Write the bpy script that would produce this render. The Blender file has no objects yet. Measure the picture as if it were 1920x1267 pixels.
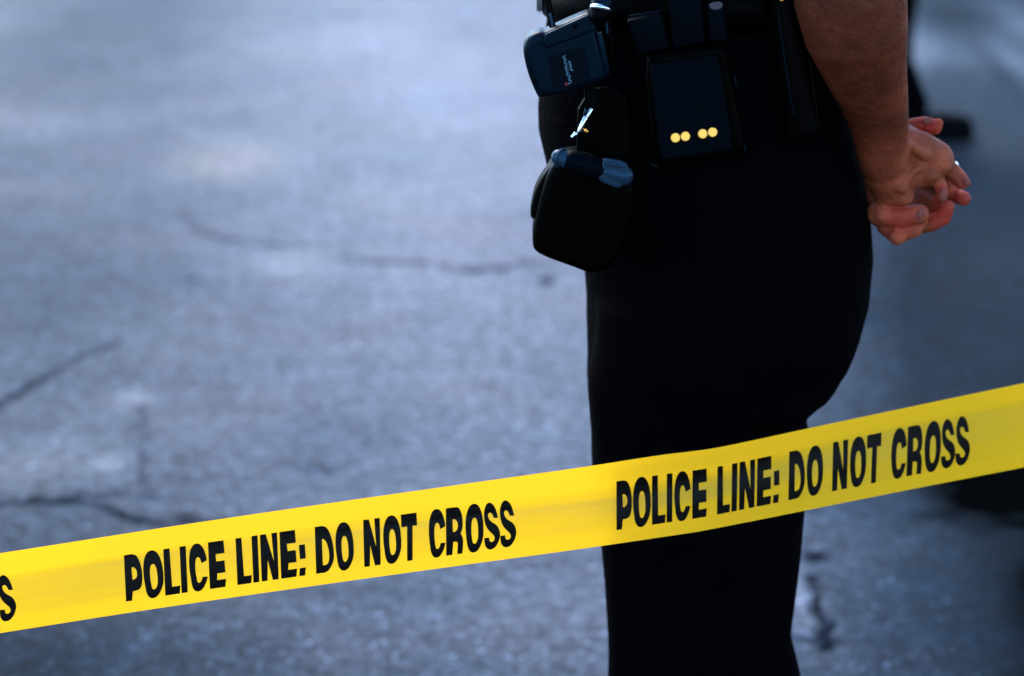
import bpy, bmesh, math, random
import numpy as np
from mathutils import Vector, Matrix, noise
from mathutils.geometry import tessellate_polygon

# ------------------------------------------------------------------ camera, sky, sun, exposure
sc = bpy.context.scene
COL = sc.collection
CAMH, PITCH, FPX = 1.65, math.radians(15.9), 5160.0
cam_d = bpy.data.cameras.new('camera')
cam = bpy.data.objects.new('camera', cam_d)
COL.objects.link(cam)
cam.location = (0, 0, CAMH)
cam.rotation_euler = (math.radians(90) - PITCH, 0, 0)
cam_d.sensor_fit = 'HORIZONTAL'
cam_d.sensor_width = 36
cam_d.lens = 36 * FPX / 1920
cam_d.clip_start, cam_d.clip_end = 0.05, 2000
cam_d.dof.use_dof = True
cam_d.dof.focus_distance = 2.71
cam_d.dof.aperture_fstop = 4.1
sc.camera = cam

SUN_EL, SUN_AZ = 44, -30        # degrees; azimuth measured from +Y towards +X
w = bpy.data.worlds.new('World')
sc.world = w
w.use_nodes = True
nt = w.node_tree
nt.nodes.clear()
sky = nt.nodes.new('ShaderNodeTexSky')
sky.sky_type = 'NISHITA'
sky.sun_disc = False
sky.sun_elevation = math.radians(SUN_EL)
sky.sun_rotation = math.radians(SUN_AZ)
sky.air_density, sky.dust_density, sky.ozone_density = 1.0, 0.0, 6.0
bg = nt.nodes.new('ShaderNodeBackground')
bg.inputs['Strength'].default_value = 0.13
wo = nt.nodes.new('ShaderNodeOutputWorld')
nt.links.new(sky.outputs[0], bg.inputs[0])
nt.links.new(bg.outputs[0], wo.inputs[0])

sd = bpy.data.lights.new('sun', 'SUN')
sd.energy, sd.angle, sd.color = 1.5, math.radians(30), (1.0, 0.91, 0.80)
sun = bpy.data.objects.new('sun', sd)
COL.objects.link(sun)
ce = math.cos(math.radians(SUN_EL))
sdir = Vector((math.sin(math.radians(SUN_AZ)) * ce, math.cos(math.radians(SUN_AZ)) * ce, math.sin(math.radians(SUN_EL))))
sun.rotation_euler = sdir.to_track_quat('Z', 'Y').to_euler()
sun.location = (-3, 12, 8)

sc.view_settings.view_transform = 'Standard'
sc.view_settings.look = 'None'
sc.view_settings.exposure = 2.12
sc.view_settings.gamma = 1.0
sc.cycles.use_denoising = True
sc.cycles.use_adaptive_sampling = False
sc.cycles.max_bounces = 8

# ------------------------------------------------------------------ helpers
def ray(px, py):
    a, b = (px - 960) / FPX, (633.5 - py) / FPX
    return Vector((a, math.cos(PITCH) + b * math.sin(PITCH), -math.sin(PITCH) + b * math.cos(PITCH)))
def P(px, py, Y):
    d = ray(px, py)
    return Vector((0, 0, CAMH)) + d * (Y / d.y)
def G(px, py):
    d = ray(px, py)
    p = Vector((0, 0, CAMH)) + d * (-CAMH / d.z)
    return (p.x, p.y)
K = 1 / 1743.0                   # metres per photo pixel at the officer

def tag(o, label=None, cat=None, group=None, kind=None):
    if label: o['label'] = label
    if cat: o['category'] = cat
    if group: o['group'] = group
    if kind: o['kind'] = kind
    return o
def obj(name, me, mat, parent=None):
    if isinstance(me, bmesh.types.BMesh):
        m = bpy.data.meshes.new(name); me.to_mesh(m); me.free(); me = m
    o = bpy.data.objects.new(name, me)
    COL.objects.link(o)
    if mat:
        me.materials.clear(); me.materials.append(mat)
    if parent:
        o.parent = parent
        o.matrix_parent_inverse = Matrix.Translation(-parent.location)
    return o
def empty(name, loc):
    o = bpy.data.objects.new(name, None); COL.objects.link(o); o.location = loc
    return o
def smooth(me):
    me.polygons.foreach_set('use_smooth', [True] * len(me.polygons))
    return me

def material(name, base, rough=0.5, spec=0.5, noise_scale=None, noise_amt=0.0, bump=0.0, bump_scale=200, metal=0.0, coat=0.0, sheen=0.0):
    m = bpy.data.materials.new(name); m.use_nodes = True
    n, l = m.node_tree.nodes, m.node_tree.links
    b = n['Principled BSDF']
    b.inputs['Base Color'].default_value = (*base, 1)
    b.inputs['Roughness'].default_value = rough
    b.inputs['Specular IOR Level'].default_value = spec
    b.inputs['Metallic'].default_value = metal
    b.inputs['Coat Weight'].default_value = coat
    b.inputs['Sheen Weight'].default_value = sheen
    tc = n.new('ShaderNodeTexCoord')
    if noise_scale:
        t = n.new('ShaderNodeTexNoise'); t.inputs['Scale'].default_value = noise_scale; t.inputs['Detail'].default_value = 6
        r = n.new('ShaderNodeMapRange'); r.inputs['To Min'].default_value = 1 - noise_amt; r.inputs['To Max'].default_value = 1 + noise_amt
        mx = n.new('ShaderNodeVectorMath'); mx.operation = 'SCALE'; mx.inputs[0].default_value = base
        l.new(tc.outputs['Object'], t.inputs['Vector']); l.new(t.outputs['Fac'], r.inputs['Value'])
        l.new(r.outputs[0], mx.inputs['Scale']); l.new(mx.outputs[0], b.inputs['Base Color'])
        r2 = n.new('ShaderNodeMapRange'); r2.inputs['To Min'].default_value = max(0.02, rough - 0.15); r2.inputs['To Max'].default_value = min(1, rough + 0.15)
        l.new(t.outputs['Fac'], r2.inputs['Value']); l.new(r2.outputs[0], b.inputs['Roughness'])
    if bump:
        t2 = n.new('ShaderNodeTexNoise'); t2.inputs['Scale'].default_value = bump_scale; t2.inputs['Detail'].default_value = 4
        bp = n.new('ShaderNodeBump'); bp.inputs['Strength'].default_value = bump; bp.inputs['Distance'].default_value = 0.002
        l.new(tc.outputs['Object'], t2.inputs['Vector']); l.new(t2.outputs['Fac'], bp.inputs['Height'])
        l.new(bp.outputs[0], b.inputs['Normal'])
    return m

M = dict(
    cloth=material('navy_wool', (0.0013, 0.0012, 0.0017), 1.0, 0.01, 30, 0.3, 0.4, 900),
    shirt=material('black_shirt_cloth', (0.0013, 0.0012, 0.0017), 1.0, 0.01, 30, 0.3, 0.4, 700),
    leather=material('black_leather', (0.0003, 0.0003, 0.0003), 0.42, 0.02, 60, 0.2, 0.25, 500),
    pouch=material('pouch_leather', (0.0008, 0.0013, 0.0025), 0.5, 0.040, 60, 0.2, 0.2, 500),
    casing=material('blue_black_plastic', (0.0002, 0.0028, 0.007), 0.38, 0.13, 80, 0.2, 0.1, 900),
    panel=material('inset_black_plastic', (0.0008, 0.0012, 0.003), 0.5, 0.08),
    rubber=material('black_rubber', (0.0005, 0.0005, 0.0006), 0.5, 0.03),
    brass=material('brass_snap', (1.0, 0.42, 0.065), 0.28, 0.5, metal=1.0),
    chrome=material('bright_steel', (0.85, 0.85, 0.9), 0.16, 0.5, metal=1.0),
    silver=material('ring_silver', (0.9, 0.9, 0.92), 0.25, 0.5, metal=1.0),
    grey=material('grey_blue_plastic', (0.012, 0.030, 0.052), 0.36, 0.25, 60, 0.35),
    green=material('green_paint', (0.02, 0.3, 0.09), 0.5, 0.4),
    red=material('red_print', (0.12, 0.01, 0.01), 0.5, 0.3),
    print=material('pale_blue_print', (0.09, 0.20, 0.26), 0.5, 0.3),
    hair=material('dark_hair', (0.004, 0.003, 0.002), 0.8, 0.08, 200, 0.4, 0.6, 600),
    nail=material('fingernail', (0.24, 0.06, 0.045), 0.5, 0.2),
    eye=material('eye', (0.5, 0.5, 0.5), 0.2, 0.5),
    ink=material('black_ink', (0.005, 0.0035, 0.002), 0.5, 0.10),
    shoe=material('shoe_leather', (0.001, 0.001, 0.0015), 0.75, 0.05),
)

# skin: brown forearm, redder knuckles and fingers (an attribute on the mesh), fine mottling
def skin_material():
    m = bpy.data.materials.new('skin'); m.use_nodes = True
    n, l = m.node_tree.nodes, m.node_tree.links
    b = n['Principled BSDF']
    at = n.new('ShaderNodeAttribute'); at.attribute_name = 'pink'
    tc = n.new('ShaderNodeTexCoord')
    t = n.new('ShaderNodeTexNoise'); t.inputs['Scale'].default_value = 38; t.inputs['Detail'].default_value = 5; t.inputs['Roughness'].default_value = 0.6
    l.new(tc.outputs['Object'], t.inputs['Vector'])
    mix = n.new('ShaderNodeValToRGB')
    e = mix.color_ramp.elements
    e[0].color = (0.095, 0.021, 0.009, 1); e[1].color = (0.40, 0.030, 0.021, 1)
    e2 = e.new(0.45); e2.color = (0.38, 0.082, 0.036, 1)
    l.new(at.outputs['Fac'], mix.inputs[0])
    r = n.new('ShaderNodeMapRange'); r.inputs['From Min'].default_value = 0.3; r.inputs['From Max'].default_value = 0.7
    r.inputs['To Min'].default_value = 0.72; r.inputs['To Max'].default_value = 1.25
    l.new(t.outputs['Fac'], r.inputs['Value'])
    sc_ = n.new('ShaderNodeVectorMath'); sc_.operation = 'SCALE'
    l.new(mix.outputs[0], sc_.inputs[0]); l.new(r.outputs[0], sc_.inputs['Scale'])
    l.new(sc_.outputs[0], b.inputs['Base Color'])
    b.inputs['Roughness'].default_value = 0.55
    b.inputs['Specular IOR Level'].default_value = 0.09
    b.inputs['Subsurface Weight'].default_value = 0.15
    b.inputs['Subsurface Radius'].default_value = (1.0, 0.3, 0.2)
    b.inputs['Subsurface Scale'].default_value = 0.006
    t2 = n.new('ShaderNodeTexNoise'); t2.inputs['Scale'].default_value = 260; t2.inputs['Detail'].default_value = 3
    t3 = n.new('ShaderNodeTexNoise'); t3.inputs['Scale'].default_value = 70; t3.inputs['Detail'].default_value = 2
    ad = n.new('ShaderNodeMath'); ad.operation = 'MULTIPLY_ADD'; ad.inputs[1].default_value = 2.5
    l.new(tc.outputs['Object'], t2.inputs['Vector']); l.new(tc.outputs['Object'], t3.inputs['Vector'])
    l.new(t3.outputs['Fac'], ad.inputs[0]); l.new(t2.outputs['Fac'], ad.inputs[2])
    bp = n.new('ShaderNodeBump'); bp.inputs['Strength'].default_value = 0.7; bp.inputs['Distance'].default_value = 0.0016
    l.new(ad.outputs[0], bp.inputs['Height']); l.new(bp.outputs[0], b.inputs['Normal'])
    return m
M['skin'] = skin_material()
for k_ in ('casing', 'pouch', 'panel', 'grey'):
    M[k_].node_tree.nodes['Principled BSDF'].inputs['Specular Tint'].default_value = (0.35, 0.75, 1.0, 1)

def add_tube(bm, pts, rads, n=20, flat=None):
    """round tapered chain with hemispherical ends; flat=(axis vector, factor) squashes the section"""
    pts = [Vector(p) for p in pts]
    ring_data = []
    t0 = (pts[1] - pts[0]).normalized(); t1 = (pts[-1] - pts[-2]).normalized()
    for k in range(5):
        a = math.pi / 2 * (1 - k / 5)
        ring_data.append((pts[0] - t0 * rads[0] * math.sin(a), max(rads[0] * math.cos(a), 1e-5), t0))
    for i, p in enumerate(pts):
        if i == 0: t = t0
        elif i == len(pts) - 1: t = t1
        else: t = ((pts[i] - pts[i - 1]).normalized() + (pts[i + 1] - pts[i]).normalized()).normalized()
        ring_data.append((p, rads[i], t))
    for k in range(1, 6):
        a = math.pi / 2 * k / 5
        ring_data.append((pts[-1] + t1 * rads[-1] * math.sin(a), max(rads[-1] * math.cos(a), 1e-5), t1))
    u = t0.orthogonal().normalized()
    rings = []
    for c, r, t in ring_data:
        u = (u - t * u.dot(t)).normalized(); v = t.cross(u)
        ring = []
        for j in range(n):
            a = 2 * math.pi * j / n
            d = (u * math.cos(a) + v * math.sin(a)) * r
            if flat:
                ax = Vector(flat[0]).normalized(); d = d - ax * d.dot(ax) * (1 - flat[1])
            ring.append(bm.verts.new(c + d))
        rings.append(ring)
    for a, b in zip(rings, rings[1:]):
        for j in range(n):
            bm.faces.new((a[j], a[(j + 1) % n], b[(j + 1) % n], b[j]))
    bm.faces.new(list(reversed(rings[0]))); bm.faces.new(rings[-1])

def add_ball(bm, c, r, n=20):
    r = r if isinstance(r, (tuple, list)) else (r, r, r)
    mat = Matrix.Translation(Vector(c)) @ Matrix.Diagonal((*r, 1))
    bmesh.ops.create_uvsphere(bm, u_segments=n, v_segments=n // 2 + 2, radius=1, matrix=mat)

def add_loft(bm, secs, n=44):
    """secs: (z, x left, x right, y centre, y half, exponent)"""
    rings = []
    for z, xl, xr, yc, yh, e in secs:
        ring = []
        for j in range(n):
            a = 2 * math.pi * j / n
            c, s = math.cos(a), math.sin(a)
            ring.append(bm.verts.new(((xl + xr) / 2 + (xr - xl) / 2 * math.copysign(abs(c) ** (2 / e), c),
                                      yc + yh * math.copysign(abs(s) ** (2 / e), s), z)))
        rings.append(ring)
    for a, b in zip(rings, rings[1:]):
        for j in range(n):
            bm.faces.new((a[j], a[(j + 1) % n], b[(j + 1) % n], b[j]))
    bm.faces.new(list(reversed(rings[0]))); bm.faces.new(rings[-1])

def fuse(name, bm, voxel, iters=4, factor=0.5):
    """one continuous surface from overlapping closed shapes"""
    bmesh.ops.recalc_face_normals(bm, faces=bm.faces)
    me = bpy.data.meshes.new(name + '_raw'); bm.to_mesh(me); bm.free()
    o = bpy.data.objects.new(name + '_raw', me); COL.objects.link(o)
    r = o.modifiers.new('r', 'REMESH'); r.mode = 'VOXEL'; r.voxel_size = voxel
    s = o.modifiers.new('s', 'SMOOTH'); s.iterations = iters; s.factor = factor
    bpy.context.view_layer.update()
    dg = bpy.context.evaluated_depsgraph_get()
    out = bpy.data.meshes.new_from_object(o.evaluated_get(dg), depsgraph=dg)
    out.name = name
    bpy.data.objects.remove(o); bpy.data.meshes.remove(me)
    return smooth(out)

def chaikin(pts, it=2, closed=True):
    """pts: (x, y[, corner])"""
    pts = [(p[0], p[1], (p[2] if len(p) > 2 else 0)) for p in pts]
    for _ in range(it):
        out = []
        L = len(pts)
        for i, p in enumerate(pts):
            if p[2]: out.append(p); continue
            a, b = pts[i - 1], pts[(i + 1) % L]
            out.append((p[0] * .75 + a[0] * .25, p[1] * .75 + a[1] * .25, 0))
            out.append((p[0] * .75 + b[0] * .25, p[1] * .75 + b[1] * .25, 0))
        pts = out
    return [(p[0], p[1]) for p in pts]

def slab(pts, Y, thick, bevel=0.003, bulge=0.0, seg=3, slope=(0, 0)):
    """outline given by rays, standing on the upright plane at depth Y, real thickness behind it"""
    bm = bmesh.new()
    cx = sum(p[0] for p in pts) / len(pts); cy = sum(p[1] for p in pts) / len(pts)
    f = [bm.verts.new(P(x, y, Y + slope[0] * (x - cx) * K + slope[1] * (y - cy) * K)) for x, y in pts]
    face = bm.faces.new(f)
    ex = bmesh.ops.extrude_face_region(bm, geom=[face])
    vs = [g for g in ex['geom'] if isinstance(g, bmesh.types.BMVert)]
    for v in vs: v.co.y += thick
    bmesh.ops.recalc_face_normals(bm, faces=bm.faces)
    if bevel:
        es = [e for e in bm.edges if len(e.link_faces) == 2 and abs(e.link_faces[0].normal.dot(e.link_faces[1].normal)) < 0.7
              and (len(e.link_faces[0].verts) > 5 or len(e.link_faces[1].verts) > 5)]
        if len(pts) <= 5: es = list(bm.edges)
        bmesh.ops.bevel(bm, geom=es, offset=bevel, segments=seg, profile=0.5, affect='EDGES')
    me = bpy.data.meshes.new('slab'); bm.to_mesh(me); bm.free()
    for p in me.polygons: p.use_smooth = len(p.vertices) <= 4
    return me

# ------------------------------------------------------------------ ground
rng = np.random.default_rng(4)
def vnoise(x, y, s, seed=0.0):
    """smooth value noise, vectorised"""
    x = x / s + seed * 17.3; y = y / s + seed * 9.1
    xi, yi = np.floor(x).astype(np.int64), np.floor(y).astype(np.int64)
    xf, yf = x - xi, y - yi
    xf = xf * xf * (3 - 2 * xf); yf = yf * yf * (3 - 2 * yf)
    def h(a, b):
        v = np.sin(a * 127.1 + b * 311.7 + seed * 74.7) * 43758.5453
        return v - np.floor(v)
    return (h(xi, yi) * (1 - xf) + h(xi + 1, yi) * xf) * (1 - yf) + (h(xi, yi + 1) * (1 - xf) + h(xi + 1, yi + 1) * xf) * yf
def spaced(a, b, step, reach):
    mid = list(np.arange(a, b + 1e-6, step))
    lo, hi, s = [], [], step
    x0, x1 = a, mid[-1]
    while x1 < reach:
        s *= 1.35; x0 -= s; x1 += s; lo.append(x0); hi.append(x1)
    return np.array(lo[::-1] + mid + hi)
gx, gy = spaced(-2.5, 2.5, 0.0125, 900), spaced(3.3, 12.4, 0.014, 900)
X, Yg = np.meshgrid(gx, gy)
def gauss(px, py, rx, ry, power=1.0):
    cx, cy = G(px, py); ex, _ = G(px + rx, py); _, ey = G(px, py - ry)
    a, b = abs(ex - cx), abs(ey - cy)
    return np.exp(-(((X - cx) / a) ** 2 + ((Yg - cy) / b) ** 2) ** power)
def seg_dist(pts):
    """distance to a polyline on the ground, with a wandering edge"""
    wx = X + 0.016 * (vnoise(X, Yg, 0.09, 3) - 0.5) + 0.016 * (vnoise(X, Yg, 0.035, 4) - 0.5); wy = Yg + 0.05 * (vnoise(X, Yg, 0.09, 5) - 0.5) + 0.04 * (vnoise(X, Yg, 0.035, 6) - 0.5)
    d = np.full(X.shape, 9.0)
    for (a, b) in zip(pts, pts[1:]):
        ax, ay = G(*a); bx, by = G(*b)
        L2 = (bx - ax) ** 2 + (by - ay) ** 2
        t = np.clip(((wx - ax) * (bx - ax) + (wy - ay) * (by - ay)) / L2, 0, 1)
        d = np.minimum(d, np.hypot(wx - ax - t * (bx - ax), (wy - ay - t * (by - ay)) * 0.55))
    return d
def band(d, width): return np.clip(1.3 - d / width, 0, 1)
crack = np.zeros(X.shape)
for pts, wd, st in [
    ([(340, 405), (385, 432), (430, 449), (520, 457), (612, 466)], 0.016, 0.45),
    ([(640, 488), (700, 496), (800, 491), (900, 504), (1000, 497), (1120, 478)], 0.016, 0.65),
    ([(-40, 800), (0, 760), (40, 733), (95, 697), (150, 668), (220, 638)], 0.014, 0.70),
    ([(-80, 936), (0, 940), (90, 941), (150, 938), (200, 952), (255, 968), (320, 984), (420, 978), (560, 1000)], 0.012, 0.95),
    ([(150, 926), (230, 922), (325, 934)], 0.010, 0.40),
    ([(262, 760), (268, 840), (278, 915)], 0.013, 0.32),
    ([(1528, 1085), (1540, 1130), (1546, 1200)], 0.014, 1.0),
    ([(1440, 1192), (1500, 1196), (1552, 1200)], 0.012, 0.6),
]:
    crack = np.maximum(crack, band(seg_dist(pts), wd * 0.72) * st * np.clip(0.42 + 1.15 * vnoise(X, Yg, 0.07, 8), 0, 1.2))
for px, py, rx, ry, st in [(1027, 526, 15, 8, 0.9), (362, 523, 9, 6, 0.6), (1530, 1042, 24, 9, 1.0), (605, 880, 30, 10, 0.3), (840, 280, 0.1, 0.1, 0)]:
    if st: crack = np.maximum(crack, gauss(px, py, rx, ry, 1.5) * st)
crack = np.clip(crack, 0, 1)
# paving tone: worn pale asphalt, darker on the right, blotches; vignette and sheen painted in
tone = np.ones(X.shape)
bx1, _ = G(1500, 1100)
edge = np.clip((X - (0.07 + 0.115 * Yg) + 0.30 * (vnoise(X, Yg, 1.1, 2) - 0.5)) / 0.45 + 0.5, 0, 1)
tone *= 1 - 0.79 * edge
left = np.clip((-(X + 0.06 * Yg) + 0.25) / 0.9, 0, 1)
tone *= 1 - 0.42 * left  # vignette darkening towards the left, painted into the tone
tone *= 1 - 0.55 * gauss(-60, 1330, 520, 300)  # lower-left corner vignette, painted in
tone *= 1.0 + 0.22 * gauss(820, 330, 620, 330)  # paler centre of the same painted vignette
tone *= 0.66 + 0.50 * np.clip((Yg - 3.8) / 4.5, 0, 1)  # sky sheen growing with distance, painted in as tone
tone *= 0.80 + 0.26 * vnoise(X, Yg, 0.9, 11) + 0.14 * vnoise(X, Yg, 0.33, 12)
wet = 0.30 * vnoise(X, Yg * 0.6, 0.8, 21) + 0.25 * vnoise(X, Yg, 0.25, 22)
for px, py, rx, ry, t_, w_ in [
    (532, 492, 70, 26, 0.25, 0.12), (245, 747, 44, 20, 0.55, 0.12), (70, 870, 150, 50, 0.34, 0.2), (205, 868, 34, 18, 0.40, 0.2),
    (640, 60, 420, 55, 0.20, 0.15), (1750, 95, 160, 30, 1.1, 0.1), (1930, 55, 48, 50, 1.6, 0.1), (1915, 130, 30, 50, 1.2, 0),
    (40, 230, 160, 26, 0.18, 0.1), (30, 350, 140, 18, 0.15, 0.1), (1500, 1120, 30, 75, 1.0, 0.1), (1250, 1150, 300, 60, 0.15, 0.0),
    (430, 298, 130, 38, 0.14, 0.06)]:
    g = gauss(px, py, rx, ry)
    tone *= 1 + t_ * g; wet += w_ * g
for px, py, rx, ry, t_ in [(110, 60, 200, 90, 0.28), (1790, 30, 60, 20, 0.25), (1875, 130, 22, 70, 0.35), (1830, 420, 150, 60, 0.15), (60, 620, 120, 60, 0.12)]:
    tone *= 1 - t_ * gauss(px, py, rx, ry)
# a near-black patch lower right, seen below the tape
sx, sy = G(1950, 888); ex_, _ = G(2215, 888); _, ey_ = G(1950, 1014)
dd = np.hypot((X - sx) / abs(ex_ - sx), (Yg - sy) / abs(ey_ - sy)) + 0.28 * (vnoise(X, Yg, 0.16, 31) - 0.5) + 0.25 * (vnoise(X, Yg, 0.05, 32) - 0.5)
dark_patch = np.clip((1.12 - dd) / 0.30, 0, 1)
dark_patch = np.maximum(dark_patch, 0.93 * np.clip((X - G(1835, 1150)[0] - 0.10 * (Yg - 4.1) + 0.10 * (vnoise(X, Yg, 0.15, 33) - 0.5)) / 0.10, 0, 1) * np.clip((G(1900, 960)[1] - Yg) / 0.2, 0, 1)
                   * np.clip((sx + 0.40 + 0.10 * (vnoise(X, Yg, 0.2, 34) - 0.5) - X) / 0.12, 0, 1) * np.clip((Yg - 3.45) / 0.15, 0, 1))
oil = gauss(432, 300, 92, 34, 1.2); core = gauss(435, 302, 42, 16, 1.2)

V = np.zeros((X.size, 3), np.float32)
V[:, 0] = X.ravel(); V[:, 1] = Yg.ravel()
V[:, 2] = (-0.006 * crack + 0.0022 * (vnoise(X, Yg, 0.35, 41) - 0.5) * (np.abs(X) < 3)).ravel()
ny, nx = X.shape
ii = np.arange(ny * nx).reshape(ny, nx)
F = np.stack([ii[:-1, :-1], ii[:-1, 1:], ii[1:, 1:], ii[1:, :-1]], -1).reshape(-1, 4)
gm = bpy.data.meshes.new('ground')
gm.vertices.add(len(V)); gm.vertices.foreach_set('co', V.ravel())
gm.loops.add(F.size); gm.loops.foreach_set('vertex_index', F.ravel().astype(np.int32))
gm.polygons.add(len(F)); gm.polygons.foreach_set('loop_start', np.arange(0, F.size, 4, dtype=np.int32))
gm.update(calc_edges=True); smooth(gm)
for nm, arr in (('pave', np.stack([tone, crack, wet, dark_patch], -1)), ('oil', np.stack([oil, core, oil * 0, oil * 0 + 1], -1))):
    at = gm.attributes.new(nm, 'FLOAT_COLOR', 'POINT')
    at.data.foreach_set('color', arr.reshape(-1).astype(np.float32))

def ground_material():
    m = bpy.data.materials.new('worn_asphalt'); m.use_nodes = True
    n, l = m.node_tree.nodes, m.node_tree.links
    b = n['Principled BSDF']
    def math_(op, a, bb, cl=False):
        q = n.new('ShaderNodeMath'); q.operation = op; q.use_clamp = cl
        for i, v in enumerate((a, bb)):
            if isinstance(v, (int, float)): q.inputs[i].default_value = v
            else: l.new(v, q.inputs[i])
        return q.outputs[0]
    def noise_(scale, det, rough=0.6, vec=None):
        t = n.new('ShaderNodeTexNoise'); t.inputs['Scale'].default_value = scale; t.inputs['Detail'].default_value = det; t.inputs['Roughness'].default_value = rough
        l.new(vec or geo.outputs['Position'], t.inputs['Vector']); return t.outputs['Fac']
    def rng_(v, a, bb, c, d):
        r = n.new('ShaderNodeMapRange'); l.new(v, r.inputs['Value'])
        for k_, x_ in zip(('From Min', 'From Max', 'To Min', 'To Max'), (a, bb, c, d)): r.inputs[k_].default_value = x_
        return r.outputs[0]
    geo = n.new('ShaderNodeNewGeometry')
    at = n.new('ShaderNodeAttribute'); at.attribute_name = 'pave'
    sp = n.new('ShaderNodeSeparateColor'); l.new(at.outputs['Color'], sp.inputs[0])
    tone_, crack_, wet_, dark_patch_ = sp.outputs[0], sp.outputs[1], sp.outputs[2], at.outputs['Alpha']
    ao = n.new('ShaderNodeAttribute'); ao.attribute_name = 'oil'
    so = n.new('ShaderNodeSeparateColor'); l.new(ao.outputs['Color'], so.inputs[0])
    med = noise_(9, 5); blot = noise_(34, 3, 0.6); fine = noise_(70, 5, 0.8); vor = n.new('ShaderNodeTexVoronoi'); vor.inputs['Scale'].default_value = 62
    l.new(geo.outputs['Position'], vor.inputs['Vector'])
    spk = rng_(vor.outputs['Distance'], 0.0, 0.35, 1.0, 0.0)          # chips of aggregate
    sel = noise_(30, 2); sel2 = rng_(sel, 0.5, 0.62, 0.0, 1.0)
    chips = math_('MULTIPLY', spk, sel2)
    v = math_('MULTIPLY', rng_(med, 0.3, 0.7, 0.72, 1.25), rng_(fine, 0.36, 0.64, 0.35, 1.65))
    v = math_('MULTIPLY', v, rng_(blot, 0.36, 0.64, 0.60, 1.42))
    v = math_('ADD', v, math_('MULTIPLY', chips, 8.0))
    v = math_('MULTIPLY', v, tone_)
    v = math_('MULTIPLY', v, math_('SUBTRACT', 1.0, math_('MULTIPLY', crack_, 0.85)))
    v = math_('MULTIPLY', v, math_('SUBTRACT', 1.0, math_('MULTIPLY', dark_patch_, 0.97)))
    ramp = n.new('ShaderNodeMix'); ramp.data_type = 'RGBA'
    ramp.inputs[6].default_value = (0.014, 0.044, 0.082, 1); ramp.inputs[7].default_value = (0.055, 0.054, 0.070, 1)
    l.new(math_('ADD', math_('MULTIPLY', rng_(noise_(2.3, 4), 0.35, 0.65, 0, 1), 0.35), rng_(tone_, 0.25, 1.3, 0.0, 0.75), True), ramp.inputs[0])
    o1 = n.new('ShaderNodeMix'); o1.data_type = 'RGBA'; o1.inputs[7].default_value = (0.110, 0.098, 0.078, 1)
    l.new(math_('MULTIPLY', so.outputs[0], 0.8), o1.inputs[0]); l.new(ramp.outputs[2], o1.inputs[6])
    o2 = n.new('ShaderNodeMix'); o2.data_type = 'RGBA'; o2.inputs[7].default_value = (0.085, 0.058, 0.088, 1)
    l.new(math_('MULTIPLY', so.outputs[1], 0.75), o2.inputs[0]); l.new(o1.outputs[2], o2.inputs[6])
    sc_ = n.new('ShaderNodeVectorMath'); sc_.operation = 'SCALE'
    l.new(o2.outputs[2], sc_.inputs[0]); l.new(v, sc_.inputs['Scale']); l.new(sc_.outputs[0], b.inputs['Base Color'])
    r = math_('SUBTRACT', 0.72, math_('MULTIPLY', wet_, 0.26))
    r = math_('ADD', r, math_('MULTIPLY', math_('SUBTRACT', fine, 0.5), 0.25))
    r = math_('ADD', r, math_('MULTIPLY', crack_, 0.3), True)
    l.new(r, b.inputs['Roughness'])
    b.inputs['Specular Tint'].default_value = (0.75, 0.88, 1.0, 1)
    spn = math_('MULTIPLY', math_('SUBTRACT', 1.0, math_('MULTIPLY', dark_patch_, 0.97)), math_('SUBTRACT', 1.0, math_('MULTIPLY', crack_, 0.8)))
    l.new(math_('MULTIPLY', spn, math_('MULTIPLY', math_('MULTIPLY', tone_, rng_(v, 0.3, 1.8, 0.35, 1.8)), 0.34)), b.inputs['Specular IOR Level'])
    bp = n.new('ShaderNodeBump'); bp.inputs['Strength'].default_value = 0.6; bp.inputs['Distance'].default_value = 0.004
    l.new(math_('ADD', fine, math_('MULTIPLY', spk, 0.4)), bp.inputs['Height']); l.new(bp.outputs[0], b.inputs['Normal'])
    return m
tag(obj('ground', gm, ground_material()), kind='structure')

# ------------------------------------------------------------------ police tape
TOPK = [(-1500, 1262), (-300, 1081), (0, 1036), (360, 980), (640, 939), (900, 902), (1110, 872), (1240, 852), (1340, 839), (1400, 827), (1515, 802), (1700, 763), (1920, 717), (2300, 640), (3400, 430)]
BOTK = [(-1500, 1414), (-300, 1233), (0, 1186), (240, 1148), (640, 1090), (900, 1054), (1125, 1023), (1240, 1006), (1300, 997), (1400, 978), (1510, 956), (1700, 918), (1920, 875), (2300, 800), (3400, 600)]
def hermite(kn):
    xs = np.array([k[0] for k in kn], float); ys = np.array([k[1] for k in kn], float)
    m = np.gradient(ys, xs)
    def f(x):
        i = int(np.clip(np.searchsorted(xs, x) - 1, 0, len(xs) - 2)); h = xs[i + 1] - xs[i]; t = (x - xs[i]) / h
        return ((2 * t**3 - 3 * t**2 + 1) * ys[i] + (t**3 - 2 * t**2 + t) * h * m[i] + (-2 * t**3 + 3 * t**2) * ys[i + 1] + (t**3 - t**2) * h * m[i + 1])
    return f
ftop, fbot = hermite(TOPK), hermite(BOTK)
def sstep(a, b, x):
    t = min(1, max(0, (x - a) / (b - a))); return t * t * (3 - 2 * t)
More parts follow.
